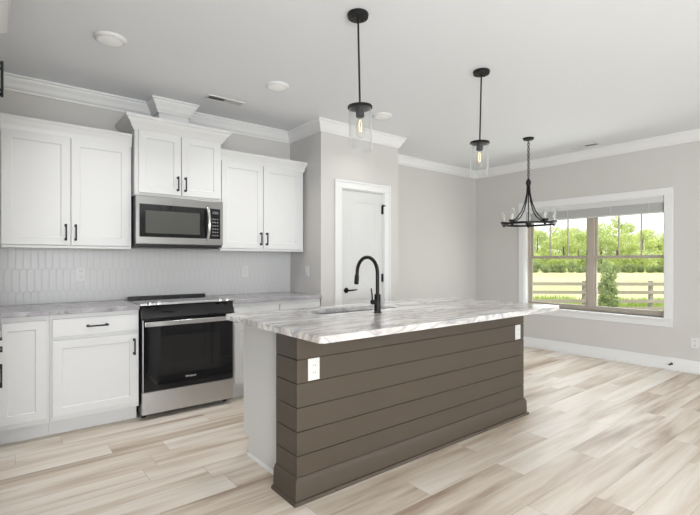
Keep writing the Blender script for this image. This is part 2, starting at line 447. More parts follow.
# drawn-up blind inside the window
bl = thing('window_blind', 'white horizontal blind drawn all the way up inside the dining window', 'blind', (XR + .03, YM, WZ1 - JT))
y0, y1 = WY0 + .012 - YM, a1 - .006 - YM
MB().box(-.024, .026, y0 + .004, y1 - .004, -.05, -.001).build('headrail', 'blind', bl, .002)
MB().box(-.034, -.026, y0, y1, -.064, -.001).build('valance', 'blind', bl, .003)
m = MB(); z = -.066
for k in range(22):
    m.box(-.024 + .001 * (k % 2), .026, y0 + .008, y1 - .008, z - .0030, z); z -= .0046
m.build('slats', 'blind', bl)
MB().box(-.024, .026, y0 + .006, y1 - .006, z - .016, z).build('bottom_rail', 'blind', bl, .003)
for yy in (y0 + .15, -.55 * .5, .55 * .5, y1 - .15): MB().box(-.0265, -.0245, yy - .005, yy + .005, z - .014, -.0645).build('ladder_tape', 'blind', bl)

# pantry door
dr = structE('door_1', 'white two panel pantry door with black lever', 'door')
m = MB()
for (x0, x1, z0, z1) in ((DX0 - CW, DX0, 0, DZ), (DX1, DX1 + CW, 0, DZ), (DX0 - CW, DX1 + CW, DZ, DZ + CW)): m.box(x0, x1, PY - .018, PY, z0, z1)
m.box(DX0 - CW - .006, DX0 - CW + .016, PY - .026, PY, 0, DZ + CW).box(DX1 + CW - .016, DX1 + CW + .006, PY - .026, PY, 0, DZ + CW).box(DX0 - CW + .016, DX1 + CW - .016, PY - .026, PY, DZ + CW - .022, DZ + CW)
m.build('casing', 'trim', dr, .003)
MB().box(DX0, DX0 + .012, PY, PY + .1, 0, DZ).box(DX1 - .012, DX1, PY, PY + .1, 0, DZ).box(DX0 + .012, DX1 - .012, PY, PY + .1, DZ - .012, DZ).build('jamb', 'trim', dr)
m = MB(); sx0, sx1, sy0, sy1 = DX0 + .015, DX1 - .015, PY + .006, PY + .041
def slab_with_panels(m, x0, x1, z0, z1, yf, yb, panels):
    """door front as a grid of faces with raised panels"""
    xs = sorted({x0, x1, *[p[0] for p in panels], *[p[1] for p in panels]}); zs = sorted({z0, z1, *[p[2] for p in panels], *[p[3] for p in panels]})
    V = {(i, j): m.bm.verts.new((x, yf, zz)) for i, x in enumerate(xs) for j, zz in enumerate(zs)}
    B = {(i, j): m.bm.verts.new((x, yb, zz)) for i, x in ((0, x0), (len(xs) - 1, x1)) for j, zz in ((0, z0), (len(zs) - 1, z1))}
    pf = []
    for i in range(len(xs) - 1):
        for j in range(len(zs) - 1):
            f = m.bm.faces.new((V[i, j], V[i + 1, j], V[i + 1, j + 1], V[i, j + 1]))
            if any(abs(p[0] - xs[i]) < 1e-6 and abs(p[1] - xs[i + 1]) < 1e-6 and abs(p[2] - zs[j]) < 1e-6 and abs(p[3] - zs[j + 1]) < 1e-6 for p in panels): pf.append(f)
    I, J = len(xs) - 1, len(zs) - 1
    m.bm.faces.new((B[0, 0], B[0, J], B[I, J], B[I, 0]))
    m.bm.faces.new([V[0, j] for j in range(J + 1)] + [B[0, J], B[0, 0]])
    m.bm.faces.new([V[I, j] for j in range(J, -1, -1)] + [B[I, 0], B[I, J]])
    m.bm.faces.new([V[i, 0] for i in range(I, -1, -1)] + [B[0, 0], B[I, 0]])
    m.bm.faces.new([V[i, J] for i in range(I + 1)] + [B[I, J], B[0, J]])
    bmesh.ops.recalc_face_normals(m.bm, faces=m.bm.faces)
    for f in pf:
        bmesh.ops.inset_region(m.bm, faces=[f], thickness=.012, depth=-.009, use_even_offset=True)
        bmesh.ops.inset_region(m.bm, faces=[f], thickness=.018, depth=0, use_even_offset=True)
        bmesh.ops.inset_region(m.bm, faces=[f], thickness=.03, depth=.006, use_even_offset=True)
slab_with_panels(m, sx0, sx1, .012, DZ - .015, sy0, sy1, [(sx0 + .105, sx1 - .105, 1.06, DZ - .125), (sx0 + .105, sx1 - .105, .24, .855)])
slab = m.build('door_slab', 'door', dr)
lx, lz = sx0 + .058, .95
m = MB().lathe([(0, -.010), (.026, -.010), (.030, -.006), (.030, 0), (0, 0)], (lx, sy0, lz), 28, 'Y')
m.cyl((lx, sy0 - .008, lz), (lx, sy0 - .05, lz), .010, 16)
m.tube([(lx - .008, sy0 - .048, lz), (lx + .02, sy0 - .05, lz), (lx + .07, sy0 - .05, lz + .003), (lx + .115, sy0 - .048, lz + .004)], [.009, .009, .008, .006], 12)
m.build('lever_handle', 'black', slab)
for hz, stop in ((1.86, True), (1.075, False), (.26, False)):
    m = MB().cyl((DX1 - .012, sy0 - .007, hz - .048), (DX1 - .012, sy0 - .007, hz + .048), .0075, 12).box(DX1 - .030, DX1 - .004, sy0 - .003, sy0 + .002, hz - .045, hz + .045)
    if stop: m.cyl((DX1 - .012, sy0 - .007, hz + .052), (DX1 - .055, sy0 - .045, hz + .05), .006, 10).cyl((DX1 - .012, sy0 - .007, hz + .052), (DX1 + .012, sy0 - .03, hz + .052), .007, 10).cyl((DX1 - .012, sy0 - .007, hz + .04), (DX1 - .012, sy0 - .007, hz + .062), .010, 12)
    m.build('hinge', 'black', dr)

# unseen openings around the viewer, added to go with the fill lamps
def added_opening(n, axis, c, p0, p1, z0, z1, label, cat):
    o = structE('%s_%d' % n, label, cat); m = MB(); t = .05
    def bx(q0, q1, a, b): m.box(q0, q1, c - .04, c + .04, a, b) if axis == 'X' else m.box(c - .04, c + .04, q0, q1, a, b)
    bx(p0, p0 + t, z0, z1); bx(p1 - t, p1, z0, z1); bx(p0 + t, p1 - t, z0, z0 + t); bx(p0 + t, p1 - t, z1 - t, z1); bx((p0 + p1) / 2 - t / 2, (p0 + p1) / 2 + t / 2, z0 + t, z1 - t)
    m.build('frame', 'trim', o)
    m = MB(); (m.box(p0 + t, p1 - t, c - .003, c + .003, z0 + t, z1 - t) if axis == 'X' else m.box(c - .003, c + .003, p0 + t, p1 - t, z0 + t, z1 - t)).build('pane', 'pane', o)
added_opening(('window', 2), 'X', YB - .07, -.45, 2.65, .30, 2.50, 'large window added for fill light behind the viewer', 'window')
added_opening(('window', 3), 'Y', XL - .07, -3.4, -1.0, .40, 2.4, 'window added for fill light in the left wall beside the viewer', 'window')
added_opening(('door', 2), 'Y', XR + .08, -4.6, -2.2, 0, 2.4, 'glazed patio door added for fill light beside the viewer', 'door')

# ------------------------------------------------------------------ cabinets (local: x along the front, y into the depth, front frame at y=0)
def pull(parent, x, z, horizontal, y=-.02, L=.128):
    m = MB(); h = L / 2; r = .0052; st = .032
    ax = Vector((1, 0, 0)) if horizontal else Vector((0, 0, 1)); sd = Vector((0, 0, 1)) if horizontal else Vector((1, 0, 0)); c = Vector((x, y, z)); out = Vector((0, -1, 0))
    m.obox(c + out * st, ax * h, sd * r, out * r)
    for s in (-1, 1):
        m.obox(c + ax * s * (h - .010) + out * st / 2, ax * .0055, sd * r, out * (st / 2))
        m.obox(c + ax * s * (h - .010) + out * .002, ax * .010, sd * .009, out * .002)
    m.build('pull_handle', 'black', parent, .0018)

def fronts(root, items):
    """items: kind, x0, x1, z0, z1, handle ('L','R','T','none'), handle z"""
    for kind, x0, x1, z0, z1, hs in items:
        m = MB()
        if kind == 'door':
            m.shaker(x0, x1, z0, z1, -.02, -.0005); o = m.build('door', 'cab', root, .0015)
            hx = x0 + .030 if hs[0] == 'L' else x1 - .030
            if hs[0] in 'LR': pull(o, hx, z1 - .10 if hs[1] == 't' else z0 + .10, False)
        else:
            m.box(x0, x1, -.02, -.0005, z0, z1); o = m.build('drawer', 'cab', root, .003)
            if hs[0] == 'C': pull(o, (x0 + x1) / 2, (z0 + z1) / 2, True, L=.145)

def upper(name, label, loc, rz, w, d, z0, z1, items, crown_h=.090, crown_out=.036, ends=(False, True), group=None, rail=True):
    root = thing(name, label, 'cabinet', loc, rz, group)
    MB().box(0, w, 0, d, z0, z1).build('body', 'cab', root, .0015)
    if rail: MB().box(0.004, w - .004, -.012, .012, z0 - .022, z0 - .0003).build('light_rail', 'cab', root, .002)
    h, ou = crown_h, crown_out
    prof = [(0, z1 - .016), (.008, z1 - .016), (.010, z1 - .004), (ou * .35, z1 + h * .12), (ou * .5, z1 + h * .38), (ou * .82, z1 + h * .62), (ou * .86, z1 + h * .72), (ou, z1 + h * .78), (ou, z1 + h), (-.02, z1 + h), (-.02, z1), (0, z1)]
    p = [(0, -.002), (w, -.002)]
    if ends[0]: p = [(-.001, d)] + [(-.001, -.002)] + p[1:]
    if ends[1]: p = p[:-1] + [(w + .001, -.002), (w + .001, d)]
    MB().sweep(prof, p).build('crown', 'cab', root)
    fronts(root, items); return root

UF = 4.108                                          # face frame plane of the upper cabinets
ud = YW - UF - .011
upper('upper_cabinet', 'tall white two door upper cabinet left of the microwave', (.004, UF, 0), 0, .874, ud, 1.392, 2.250,
      [('door', .004, .432, 1.394, 2.236, 'Rb'), ('door', .438, .856, 1.394, 2.236, 'Lb')], ends=(False, False))
upper('upper_cabinet', 'white two door upper cabinet between the microwave and the pantry wall', (1.652, UF, 0), 0, .944, ud, 1.392, 2.250,
      [('door', .018, .455, 1.394, 2.236, 'Rb'), ('door', .461, .902, 1.394, 2.236, 'Lb')], ends=(False, True))
HF = 4.05
hood = upper('upper_cabinet', 'short raised white cabinet with crown above the microwave', (.891, HF, 0), 0, .753, YW - HF - .011, 1.826, 2.392,
      [('door', .030, .378, 1.852, 2.378, 'Rb'), ('door', .384, .738, 1.852, 2.378, 'Lb')], crown_h=.098, crown_out=.076, ends=(True, True), rail=False)
MB().box(BX0 + .001 - .891, BX1 - .001 - .891, BY + .001 - HF, YW - .011 - HF, 2.4905, H - .001).build('riser_box', 'cab', hood, .001)

def base(name, label, loc, rz, w, d, items, toe=(0, 0)):
    root = thing(name, label, 'cabinet', loc, rz)
    m = MB().box(0, w, 0, d, .114, .884); m.build('body', 'cab', root, .0015)
    MB().box(toe[0], w - toe[1], .075, .095, 0, .1135).build('toe_kick', 'cab', root)
    fronts(root, items); return root
BF = 3.82; bd = YW - BF - .003
base('base_cabinet', 'white corner base cabinet with one full height door at the left edge', (-.022, BF, 0), 0, .300, bd, [('door', .004, .281, .150, .848, 'n-')])
base('base_cabinet', 'white base cabinet with one drawer over a door left of the range', (.279, BF, 0), 0, .592, bd,
     [('drawer', .016, .584, .722, .852, 'C'), ('door', .016, .584, .150, .696, 'Rt')])
base('base_cabinet', 'white base cabinet right of the range half hidden by the island', (1.654, BF, 0), 0, .970, bd,
     [('drawer', .016, .470, .722, .852, 'C'), ('drawer', .486, .955, .722, .852, 'C'), ('door', .016, .470, .150, .696, 'Rt'), ('door', .486, .955, .150, .696, 'Lt')])
# left run, facing +X (seen edge-on)
LF = -.044
base('base_cabinet', 'white base cabinet of the left run seen edge on by its black pulls', (LF, 2.845, 0), PI / 2, .945, -XL + LF - .003,
     [('drawer', .02, .46, .722, .852, 'C'), ('drawer', .466, .91, .722, .852, 'C'), ('door', .02, .46, .150, .696, 'Rt'), ('door', .466, .91, .150, .696, 'Lt')])
fr = upper('fridge_surround', 'tall white cabinet surround at the far left seen as a crown edge', (LF, 1.85, 0), PI / 2, .985, -XL + LF - .003, 1.90, 2.392,
      [('door', .03, .489, 1.925, 2.380, 'Rb'), ('door', .495, .955, 1.925, 2.380, 'Lb')], ends=(True, True), crown_h=.098, crown_out=.085, rail=False)
MB().box(0, .025, 0, -XL + LF - .003, 0, 1.8995).build('side_panel', 'cab', fr, .001)
MB().box(.96, .985, 0, -XL + LF - .003, 0, 1.8995).build('side_panel', 'cab', fr, .001)

# counters
def rounded(x0, x1, y0, y1, r, corners=(1, 1, 1, 1), n=6):
    out = []
    for k, (cx, cy, a) in enumerate(((x0 + r, y0 + r, PI), (x1 - r, y0 + r, 1.5 * PI), (x1 - r, y1 - r, 0), (x0 + r, y1 - r, .5 * PI))):
        if corners[k]: out += [(cx + r * math.cos(a + .5 * PI * i / n), cy + r * math.sin(a + .5 * PI * i / n)) for i in range(n + 1)]
        else: out.append(((x0, x1, x1, x0)[k], (y0, y0, y1, y1)[k]))
    return out
CT, CB = .920, .8845
o = MB().plate([[(XL + .002, 2.842), (.010, 2.842), (.010, 3.785), (.872, 3.785), (.872, YW - .011), (XL + .002, YW - .011)]], CB, CT).build('countertop', 'granite', None, .003)
tag(o, 'grey speckled stone countertop left of the range', 'countertop')
o = MB().plate([rounded(1.652, PX0 - .002, 3.785, YW - .011, .01, (0, 0, 0, 0))], CB, CT).build('countertop', 'granite', None, .003)
tag(o, 'grey speckled stone countertop between the range and the pantry wall', 'countertop')

# ------------------------------------------------------------------ island
IX0, IX1, IY0, IY1 = 1.222, 3.416, 1.992, 2.215
isl = thing('kitchen_island', 'long kitchen island with taupe shiplap front and white cabinet end', 'island', (1.22, 1.99, 0))
OI = Vector((1.22, 1.99, 0))
def ib(m, name, mat, par=isl, bevel=0):
    for v in m.bm.verts: v.co -= OI
    return m.build(name, mat, par, bevel)
prof = [(-.02, .884), (0, .884)]
for g in (.750, .6235, .4965, .3695, .2425): prof += [(0, g + .0025), (-.007, g + .001), (-.007, g - .001), (0, g - .0025)]
prof += [(0, .001), (-.02, .001)]
ipath = [(IX0, IY1), (IX0, IY0), (IX1, IY0), (IX1, IY1)]
ib(MB().sweep(prof, ipath), 'shiplap_cladding', 'taupe')
tb = [(0, 0), (.032, 0), (.032, .008), (.027, .017), (.018, .020), (.016, .108), (.012, .116), (.010, .124), (.004, .132), (0, .133)]
ib(MB().sweep([(o + .0002, z) for o, z in tb], ipath), 'base_trim', 'taupe')
ib(MB().box(IX0 + .021, IX1 - .021, IY0 + .021, IY1, .001, .8835), 'knee_wall', 'taupe')
CX0, CX1, CY1 = 1.285, 3.353, 2.775
sk = dict(x0=1.64, x1=2.36, y0=2.385, y1=2.665)
m = MB()
m.box(CX0, CX0 + .02, IY1 + .0005, 2.70, 0, .114).box(CX1 - .02, CX1, IY1 + .0005, 2.70, 0, .114).box(CX0 + .02, CX1 - .02, 2.68, 2.70, 0, .114)
m.box(CX0, sk['x0'] - .04, IY1 + .0005, CY1, .114, .8835).box(sk['x1'] + .04, CX1, IY1 + .0005, CY1, .114, .8835)
m.box(sk['x0'] - .04, sk['x1'] + .04, IY1 + .0005, CY1, .114, .62).box(sk['x0'] - .04, sk['x1'] + .04, IY1 + .0005, sk['y0'] - .04, .62, .8835).box(sk['x0'] - .04, sk['x1'] + .04, sk['y1'] + .03, CY1, .62, .8835)
ib(m, 'cabinet_body', 'cab')
ib(MB().sweep([(0, 0), (.013, 0), (.011, .010), (.006, .016), (0, .018)], [(CX0 - .0003, 2.70), (CX0 - .0003, IY1 + .002)]), 'shoe_moulding', 'trim')
for k in range(4):
    x0 = CX0 + .02 + k * .51
    m = MB().shaker(-x0 - .49, -x0, .15, .85, -CY1 - .02, -CY1 - .0005)
    for v in m.bm.verts: v.co = Vector((-v.co.x, -v.co.y, v.co.z))
    ib(m, 'door', 'cab', isl, .0015)

TX0, TX1, TY0, TY1 = 1.166, 3.440, 1.692, 2.812
hole = rounded(sk['x0'], sk['x1'], sk['y0'], sk['y1'], .04)[::-1]
m = MB().plate([rounded(TX0, TX1, TY0, TY1, .032), hole], CB, CT)
tag(m.build('island_countertop', 'stone', None, .004), 'large veined white stone worktop on the island', 'countertop')

# undermount sink
sn = thing('kitchen_sink', 'undermount steel sink set in the island worktop', 'sink', ((sk['x0'] + sk['x1']) / 2, (sk['y0'] + sk['y1']) / 2, .66))
hx, hy = (sk['x1'] - sk['x0']) / 2, (sk['y1'] - sk['y0']) / 2
m = MB(); rings = []
for (grow, z, r) in ((.022, CB - .0005 - .66, .05), (.003, CB - .0005 - .66, .045), (-.002, .02, .045), (-.03, .003, .05)):
    rings.append([m.bm.verts.new((x, y, z)) for x, y in rounded(-hx - grow, hx + grow, -hy - grow, hy + grow, r)])
for a, b in zip(rings, rings[1:]):
    for k in range(len(a)): m.bm.faces.new((a[k], a[(k + 1) % len(a)], b[(k + 1) % len(a)], b[k]))
m.bm.faces.new(rings[-1])
bo = m.build('basin', 'sinksteel', sn)
sd = bo.modifiers.new('thickness', 'SOLIDIFY'); sd.thickness = .002; sd.offset = -1
MB().lathe([(0, .005), (.02, .005), (.022, .009), (.042, .009), (.045, .004), (0, .004)], (0, 0, 0), 24).build('drain', 'chrome', sn)

# faucet
fx, fy = 2.003, 2.232
fa = thing('kitchen_faucet', 'matte black gooseneck faucet on the island worktop', 'faucet', (fx, fy, CT))
MB().lathe([(0, 0), (.027, 0), (.027, .006), (.022, .010), (.022, .120), (.017, .128), (.0, .128)], seg=28).build('base', 'black', fa)
R = .108; zt = .268
pts = [(0, 0, .125), (0, 0, .2)] + [(0, R - R * math.cos(a), zt + R * math.sin(a)) for a in [PI * k / 18 for k in range(0, 19)]]
pts += [(0, 2 * R + .003, zt - .02)]
MB().tube(pts, .0125, 18).build('spout', 'black', fa)
MB().tube([(0, 2 * R + .003, zt - .018), (0, 2 * R + .005, zt - .04), (0, 2 * R + .010, zt - .078), (0, 2 * R + .011, zt - .084)], [.0150, .0165, .0165, .014], 18).build('spray_head', 'black', fa)
m = MB().tube([(-.018, 0, .075), (-.05, 0, .075), (-.054, 0, .075)], [.0165, .0165, .013], 18)
m.build('valve', 'black', fa)
MB().tube([(-.046, 0, .085), (-.050, -.002, .12), (-.060, -.004, .168)], [.0055, .005, .0042], 10).build('lever', 'black', fa)

# ------------------------------------------------------------------ range
RX0, RX1 = .880, 1.645; RF = 3.765
rg = thing('range', 'black and stainless slide in electric range between the base cabinets', 'range', (RX0, RF, 0))
RW = RX1 - RX0
MB().box(0.004, RW - .004, .03, .63, .03, .905).build('body', 'blackmatte', rg, .003)
for x in (.04, RW - .04):
    for y in (.10, .58): MB().cyl((x, y, 0), (x, y, .03), .018, 12).build('foot', 'blackmatte', rg)
dw = MB().box(.004, RW - .004, -.004, .0295, .045, .222).build('storage_drawer', 'steel', rg, .004)
dr_ = MB().box(.004, RW - .004, -.012, .0295, .228, .800).build('oven_door', 'ovenglass', rg, .004)
MB().box(.13, RW - .13, -.0135, -.0121, .34, .66).build('oven_window', 'ovenwin', dr_, .001)
for x in (.004, RW - .011): MB().box(x, x + .007, -.0135, -.0121, .230, .798).build('edge_trim', 'steel', dr_)
m = MB().obox((RW / 2, -.056, .770), (RW / 2 - .012, 0, 0), (0, .010, 0), (0, 0, .019))
m.box(.018, .050, -.054, -.0121, .758, .782).box(RW - .050, RW - .018, -.054, -.0121, .758, .782)
m.build('handle', 'chrome', dr_, .004)
# sloped control panel
m = MB(); vs = []
for x in (0.0, RW): vs.append([m.bm.verts.new((x, y, z)) for y, z in ((-.016, .806), (-.016, .815), (.018, .900), (.029, .912), (.029, .806))])
for k in range(5): m.bm.faces.new((vs[0][k], vs[0][(k + 1) % 5], vs[1][(k + 1) % 5], vs[1][k]))
m.bm.faces.new(vs[0][::-1]); m.bm.faces.new(vs[1])
cp = m.build('control_panel', 'ovenglass', rg, .002)
ct = MB().box(-.006, RW + .006, .0295, .615, .9055, .926).build('cooktop', 'ovenglass', rg, .003)
m = MB().box(-.008, RW + .008, .010, .029, .9125, .930); m.build('front_rim', 'steel', ct, .003)
for (x, y, r) in ((.2, .22, .11), (.56, .20, .085), (.2, .47, .08), (.56, .46, .11)): MB().lathe([(r - .002, .9262), (r, .9262), (r, .9265), (r - .002, .9265)], (x, y, 0), 40, close=True).build('burner_ring', 'grey', ct)
MB().box(.03, RW - .03, .60, .655, .9055, .946).build('rear_vent', 'blackmatte', rg, .008)
for x in (.060, .125, RW - .125, RW - .060):
    m = MB().lathe([(0, .0), (.021, .0), (.020, .014), (.016, .022), (0, .023)], (x, .006, .921), 20)
    m.obox((x, .000, .940), (.003, 0, 0), (0, .016, 0), (0, 0, .006)); m.build('knob', 'chrome', rg)

def lettering(txt, size, parent, loc, mat):
    cu = bpy.data.curves.new('lettering', 'FONT'); cu.body = txt; cu.size = size; cu.align_x = 'CENTER'; cu.extrude = .0004
    tmp = bpy.data.objects.new('tmp', cu); COL.objects.link(tmp)
    bpy.context.view_layer.update()
    me = bpy.data.meshes.new_from_object(tmp.evaluated_get(bpy.context.evaluated_depsgraph_get()))
    bpy.data.objects.remove(tmp); bpy.data.curves.remove(cu)
    me.materials.clear(); me.materials.append(M[mat])
    o = bpy.data.objects.new('lettering', me); COL.objects.link(o); o.parent = parent; o.location = loc; o.rotation_euler = (PI / 2, 0, 0)
    return o
lettering('Whirlpool', .021, dr_, (RW / 2, -.0125, .302), 'print')

# ------------------------------------------------------------------ microwave
MF = 4.02; mx0, mx1 = .888, 1.642; mw = mx1 - mx0; mz0, mz1 = 1.392, 1.824
mc = thing('microwave', 'stainless over the range microwave under the raised cabinet', 'microwave', (mx0, MF, mz0))
hh = mz1 - mz0
MB().box(.002, mw - .002, .001, .40, .004, hh - .001).build('body', 'blackmatte', mc, .003)
MB().box(.02, mw - .02, .02, .38, -.008, .0035).build('underside_vent', 'blackmatte', mc, .003)
df = MB().box(0, mw, -.028, .0005, .022, hh - .002)  .build('front_frame', 'micsteel', mc, .005)
gl = MB().box(.028, mw - .028, -.031, -.0285, .082, hh - .072).build('door_glass', 'ovenglass', mc, .002)
MB().box(.075, .535, -.0325, -.0312, .115, hh - .125).build('viewing_window', 'smoke', gl, .002)
m = MB().tube([(.602, -.031, .076), (.602, -.050, .080), (.602, -.068, .13), (.602, -.080, .18), (.602, -.084, hh / 2), (.602, -.080, hh - .17), (.602, -.068, hh - .12), (.602, -.050, hh - .070), (.602, -.031, hh - .066)], .015, 14)
m.build('handle', 'chrome', mc)
MB().box(.652, .706, -.0325, -.0312, hh - .122, hh - .098).build('display', 'display', gl)
m = MB()
for r in range(6):
    for c in range(3): m.box(.650 + c * .021, .664 + c * .021, -.0318, -.0312, .108 + r * .030, .118 + r * .030)
m.build('keypad', 'grey', gl)

# ------------------------------------------------------------------ outlets and switch plates (front faces -y locally)
def outlet(label, loc, rz, kind='duplex', name='wall_outlet', pw=.074, ph=.118, group=None):
    o = thing(name, label, 'outlet' if kind != 'switch' else 'light switch', loc, rz, group)
    MB().box(-pw / 2, pw / 2, -.006, -.0004, -ph / 2, ph / 2).build('plate', 'plate', o, .002)
    if kind == 'duplex':
        for s in (-1, 1):
            f = MB().box(-.017, .017, -.0085, -.0061, s * .0265 - .016, s * .0265 + .016).build('receptacle', 'plate', o, .003)
            for (q0, q1, h0, h1) in ((-.0085, -.006, -.003, .007), (.006, .0085, -.003, .007), (-.002, .002, -.011, -.007)): MB().box(q0, q1, -.0092, -.0086, s * .0265 + h0, s * .0265 + h1).build('slot', 'slot', f)
    elif kind == 'decora':
        f = MB().box(-.0165, .0165, -.0085, -.0061, -.033, .033).build('receptacle', 'plate', o, .002)
        for s in (-1, 1):
            for q in (-.0085, .006): MB().box(q, q + .0025, -.0092, -.0086, s * .019 - .003, s * .019 + .006).build('slot', 'slot', f)
    else:
        m = MB().obox((0, -.0085, 0), (.0165, 0, 0), (0, .0023, 0), (0, .0006, .033)); m.build('rocker', 'plate', o, .002)
    return o
outlet('white outlet on the tile backsplash left of the range', (.548, YW - .0104, 1.158), 0, 'duplex')
outlet('white outlet on the tile backsplash right of the range', (2.066, YW - .0104, 1.158), 0, 'decora')
outlet('white rocker switch on the pantry side wall above the counter', (PX0, 4.07, 1.158), -PI / 2, 'switch', 'light_switch')
outlet('white outlet at the near end of the island front', (1.325, IY0, .6895), 0, 'decora')
outlet('white outlet at the far end of the island front', (3.322, IY0, .6895), 0, 'decora')
outlet('white outlet low on the dining wall above the baseboard', (XR, 1.505, .345), -PI / 2, 'duplex')

ds = thing('door_stop', 'small black door stop on the baseboard below the window', 'door stop', (XR - .0155, 1.724, .072))
MB().lathe([(0, 0), (.014, 0), (.012, -.006), (.006, -.010), (.006, -.058), (0, -.058)], seg=16, axis='X').build('stem', 'black', ds)
MB().lathe([(0, -.058), (.010, -.058), (.011, -.066), (.008, -.074), (0, -.075)], seg=16, axis='X').build('bumper', 'blackmatte', ds)

# ------------------------------------------------------------------ ceiling fittings
for (x, y, lab) in ((.575, 3.275, 'white disc ceiling light nearest the left edge, over the left counter'), (1.824, 3.29, 'white disc ceiling light in front of the ceiling vent by the cabinets'), (3.03, 3.305, 'white disc ceiling light in front of the pantry door')):
    l = thing('ceiling_light', lab, 'ceiling light', (x, y, H), 0, 'disc lights along the kitchen ceiling')
    MB().lathe([(.074, -.020), (.080, -.022), (.092, -.016), (.098, -.004), (.098, -.0005), (.074, -.0005)], seg=44, close=True).build('trim_ring', 'plate', l)
    MB().lathe([(0, -.027), (.03, -.0265), (.055, -.024), (.0735, -.020), (.0735, -.0006), (0, -.0006)], seg=40).build('lens', 'lens', l)
    la = bpy.data.lights.new('disc_lamp', 'AREA'); la.shape = 'DISK'; la.size = .14; la.energy = 2.2 if x > 3 else 5.5; la.spread = math.radians(125); la.color = (1, .985, .97)
    lo = bpy.data.objects.new('disc_lamp', la); COL.objects.link(lo); lo.parent = l; lo.location = (0, 0, -.030)
def vent(label, loc, rz, flip):
    v = thing('ceiling_vent', label, 'vent', loc, rz, 'ceiling air vents'); L, W = .175, .062
    m = MB().box(-L, L, -W, -W + .02, -.008, -.0005).box(-L, L, W - .02, W, -.008, -.0005).box(-L, -L + .02, -W + .02, W - .02, -.008, -.0005).box(L - .02, L, -W + .02, W - .02, -.008, -.0005).box(-.004, .004, -W + .02, W - .02, -.008, -.0005)
    m.build('frame', 'plate', v, .002)
    MB().box(-L + .02, L - .02, -W + .02, W - .02, -.0015, -.0006).build('duct_opening', 'slot', v)
    for s in (-1, 1):
        m = MB()
        for k in range(9):
            x = s * (.012 + k * .0165); m.obox((x + .004 * s, 0, -.0048), (.0055, 0, s * flip * .0028 * -1), (0, W - .0205, 0), (.0003, 0, .0005))
        m.build('louvers', 'plate', v)
vent('white ceiling vent beside the crown above the right upper cabinet', (1.615, 3.886, H), 0, 1)
vent('white ceiling vent close to the crown above the dining window', (5.858, 2.58, H), -PI / 2, 1)

def pendant(label, x, y, lean):
    p = thing('pendant_light', label, 'pendant light', (x, y, H), 0, 'pendant lights over the island')
    MB().lathe([(0, -.0005), (.062, -.0005), (.064, -.006), (.060, -.024), (.020, -.027), (0, -.027)], seg=36).build('canopy', 'black', p)
    for s in (-1, 1): MB().lathe([(0, -.0275), (.006, -.0275), (.005, -.036), (0, -.037)], (s * .035, 0, 0), 12).build('screw_cap', 'black', p)
    MB().cyl((0, 0, -.027), (0, 0, -.542), .0058, 12).build('rod', 'black', p)
    MB().lathe([(0, -.535), (.012, -.535), (.014, -.545), (.073, -.550), (.074, -.562), (.060, -.566), (0, -.566)], seg=40).build('shade_cap', 'black', p)
    so = MB().lathe([(0, -.5665), (.025, -.5665), (.025, -.612), (.020, -.616), (0, -.616)], seg=24).build('socket', 'black', p)
    b = MB().lathe([(.013, -.6165), (.013, -.63), (.020, -.648), (.0275, -.675), (.0285, -.70), (.022, -.725), (.010, -.738), (0, -.741)], seg=24).build('bulb', 'bulbglass', p)
    m = MB()
    for k in range(4):
        a = k * PI / 2; m.tube([(.004 * math.cos(a), .004 * math.sin(a), -.63), (.011 * math.cos(a), .011 * math.sin(a), -.66), (.007 * math.cos(a), .007 * math.sin(a), -.70)], .0012, 6)
    m.build('filament', 'filament', b)
    MB().lathe([(.068, -.5665), (.069, -.815), (.0665, -.815), (.0655, -.5665)], seg=48, close=True).build('glass_shade', 'shade', p)
    for o in p.children:                             # the stem hangs a hair off plumb
        if o.name.split('.')[0] not in ('canopy', 'screw_cap'): o.rotation_euler = Matrix.Rotation(-lean, 3, (math.cos(A), math.sin(A), 0)).to_euler()
pendant('black pendant light with clear glass cylinder over the near end of the island', 1.673, 2.038, .021)
pendant('black pendant light with clear glass cylinder over the far end of the island', 2.926, 2.058, -.024)

# chandelier: five lights on a flat ring hung from a chain
CXc, CYc = 4.96, 2.83
ch = thing('chandelier', 'black five light ring chandelier hanging by the dining window', 'chandelier', (CXc, CYc, H))
MB().lathe([(0, -.0005), (.062, -.0005), (.064, -.006), (.055, -.022), (.012, -.028), (0, -.028)], seg=32).build('canopy', 'black', ch)
m = MB(); z = -.03; k = 0
while z > -.475:
    lk = []
    for i in range(14):
        a = 2 * PI * i / 14; u, vv = .0125 * math.cos(a), .0205 * math.sin(a)
        lk.append((u, 0, z - .017 + vv) if k % 2 == 0 else (0, u, z - .017 + vv))
    m.tube(lk, .0038, 6, closed=True); z -= .030; k += 1
m.build('chain', 'black', ch)
zr = -1.022; RR = .296
MB().lathe([(0, -.478), (.010, -.48), (.016, -.50), (.026, -.51), (.030, -.535), (.026, -.56), (.018, -.57), (0, -.572)], seg=24).build('hub', 'black', ch)
MB().lathe([(RR - .010, zr - .018), (RR + .006, zr - .018), (RR + .006, zr + .006), (RR - .010, zr + .006)], seg=72, close=True).build('ring', 'black', ch)
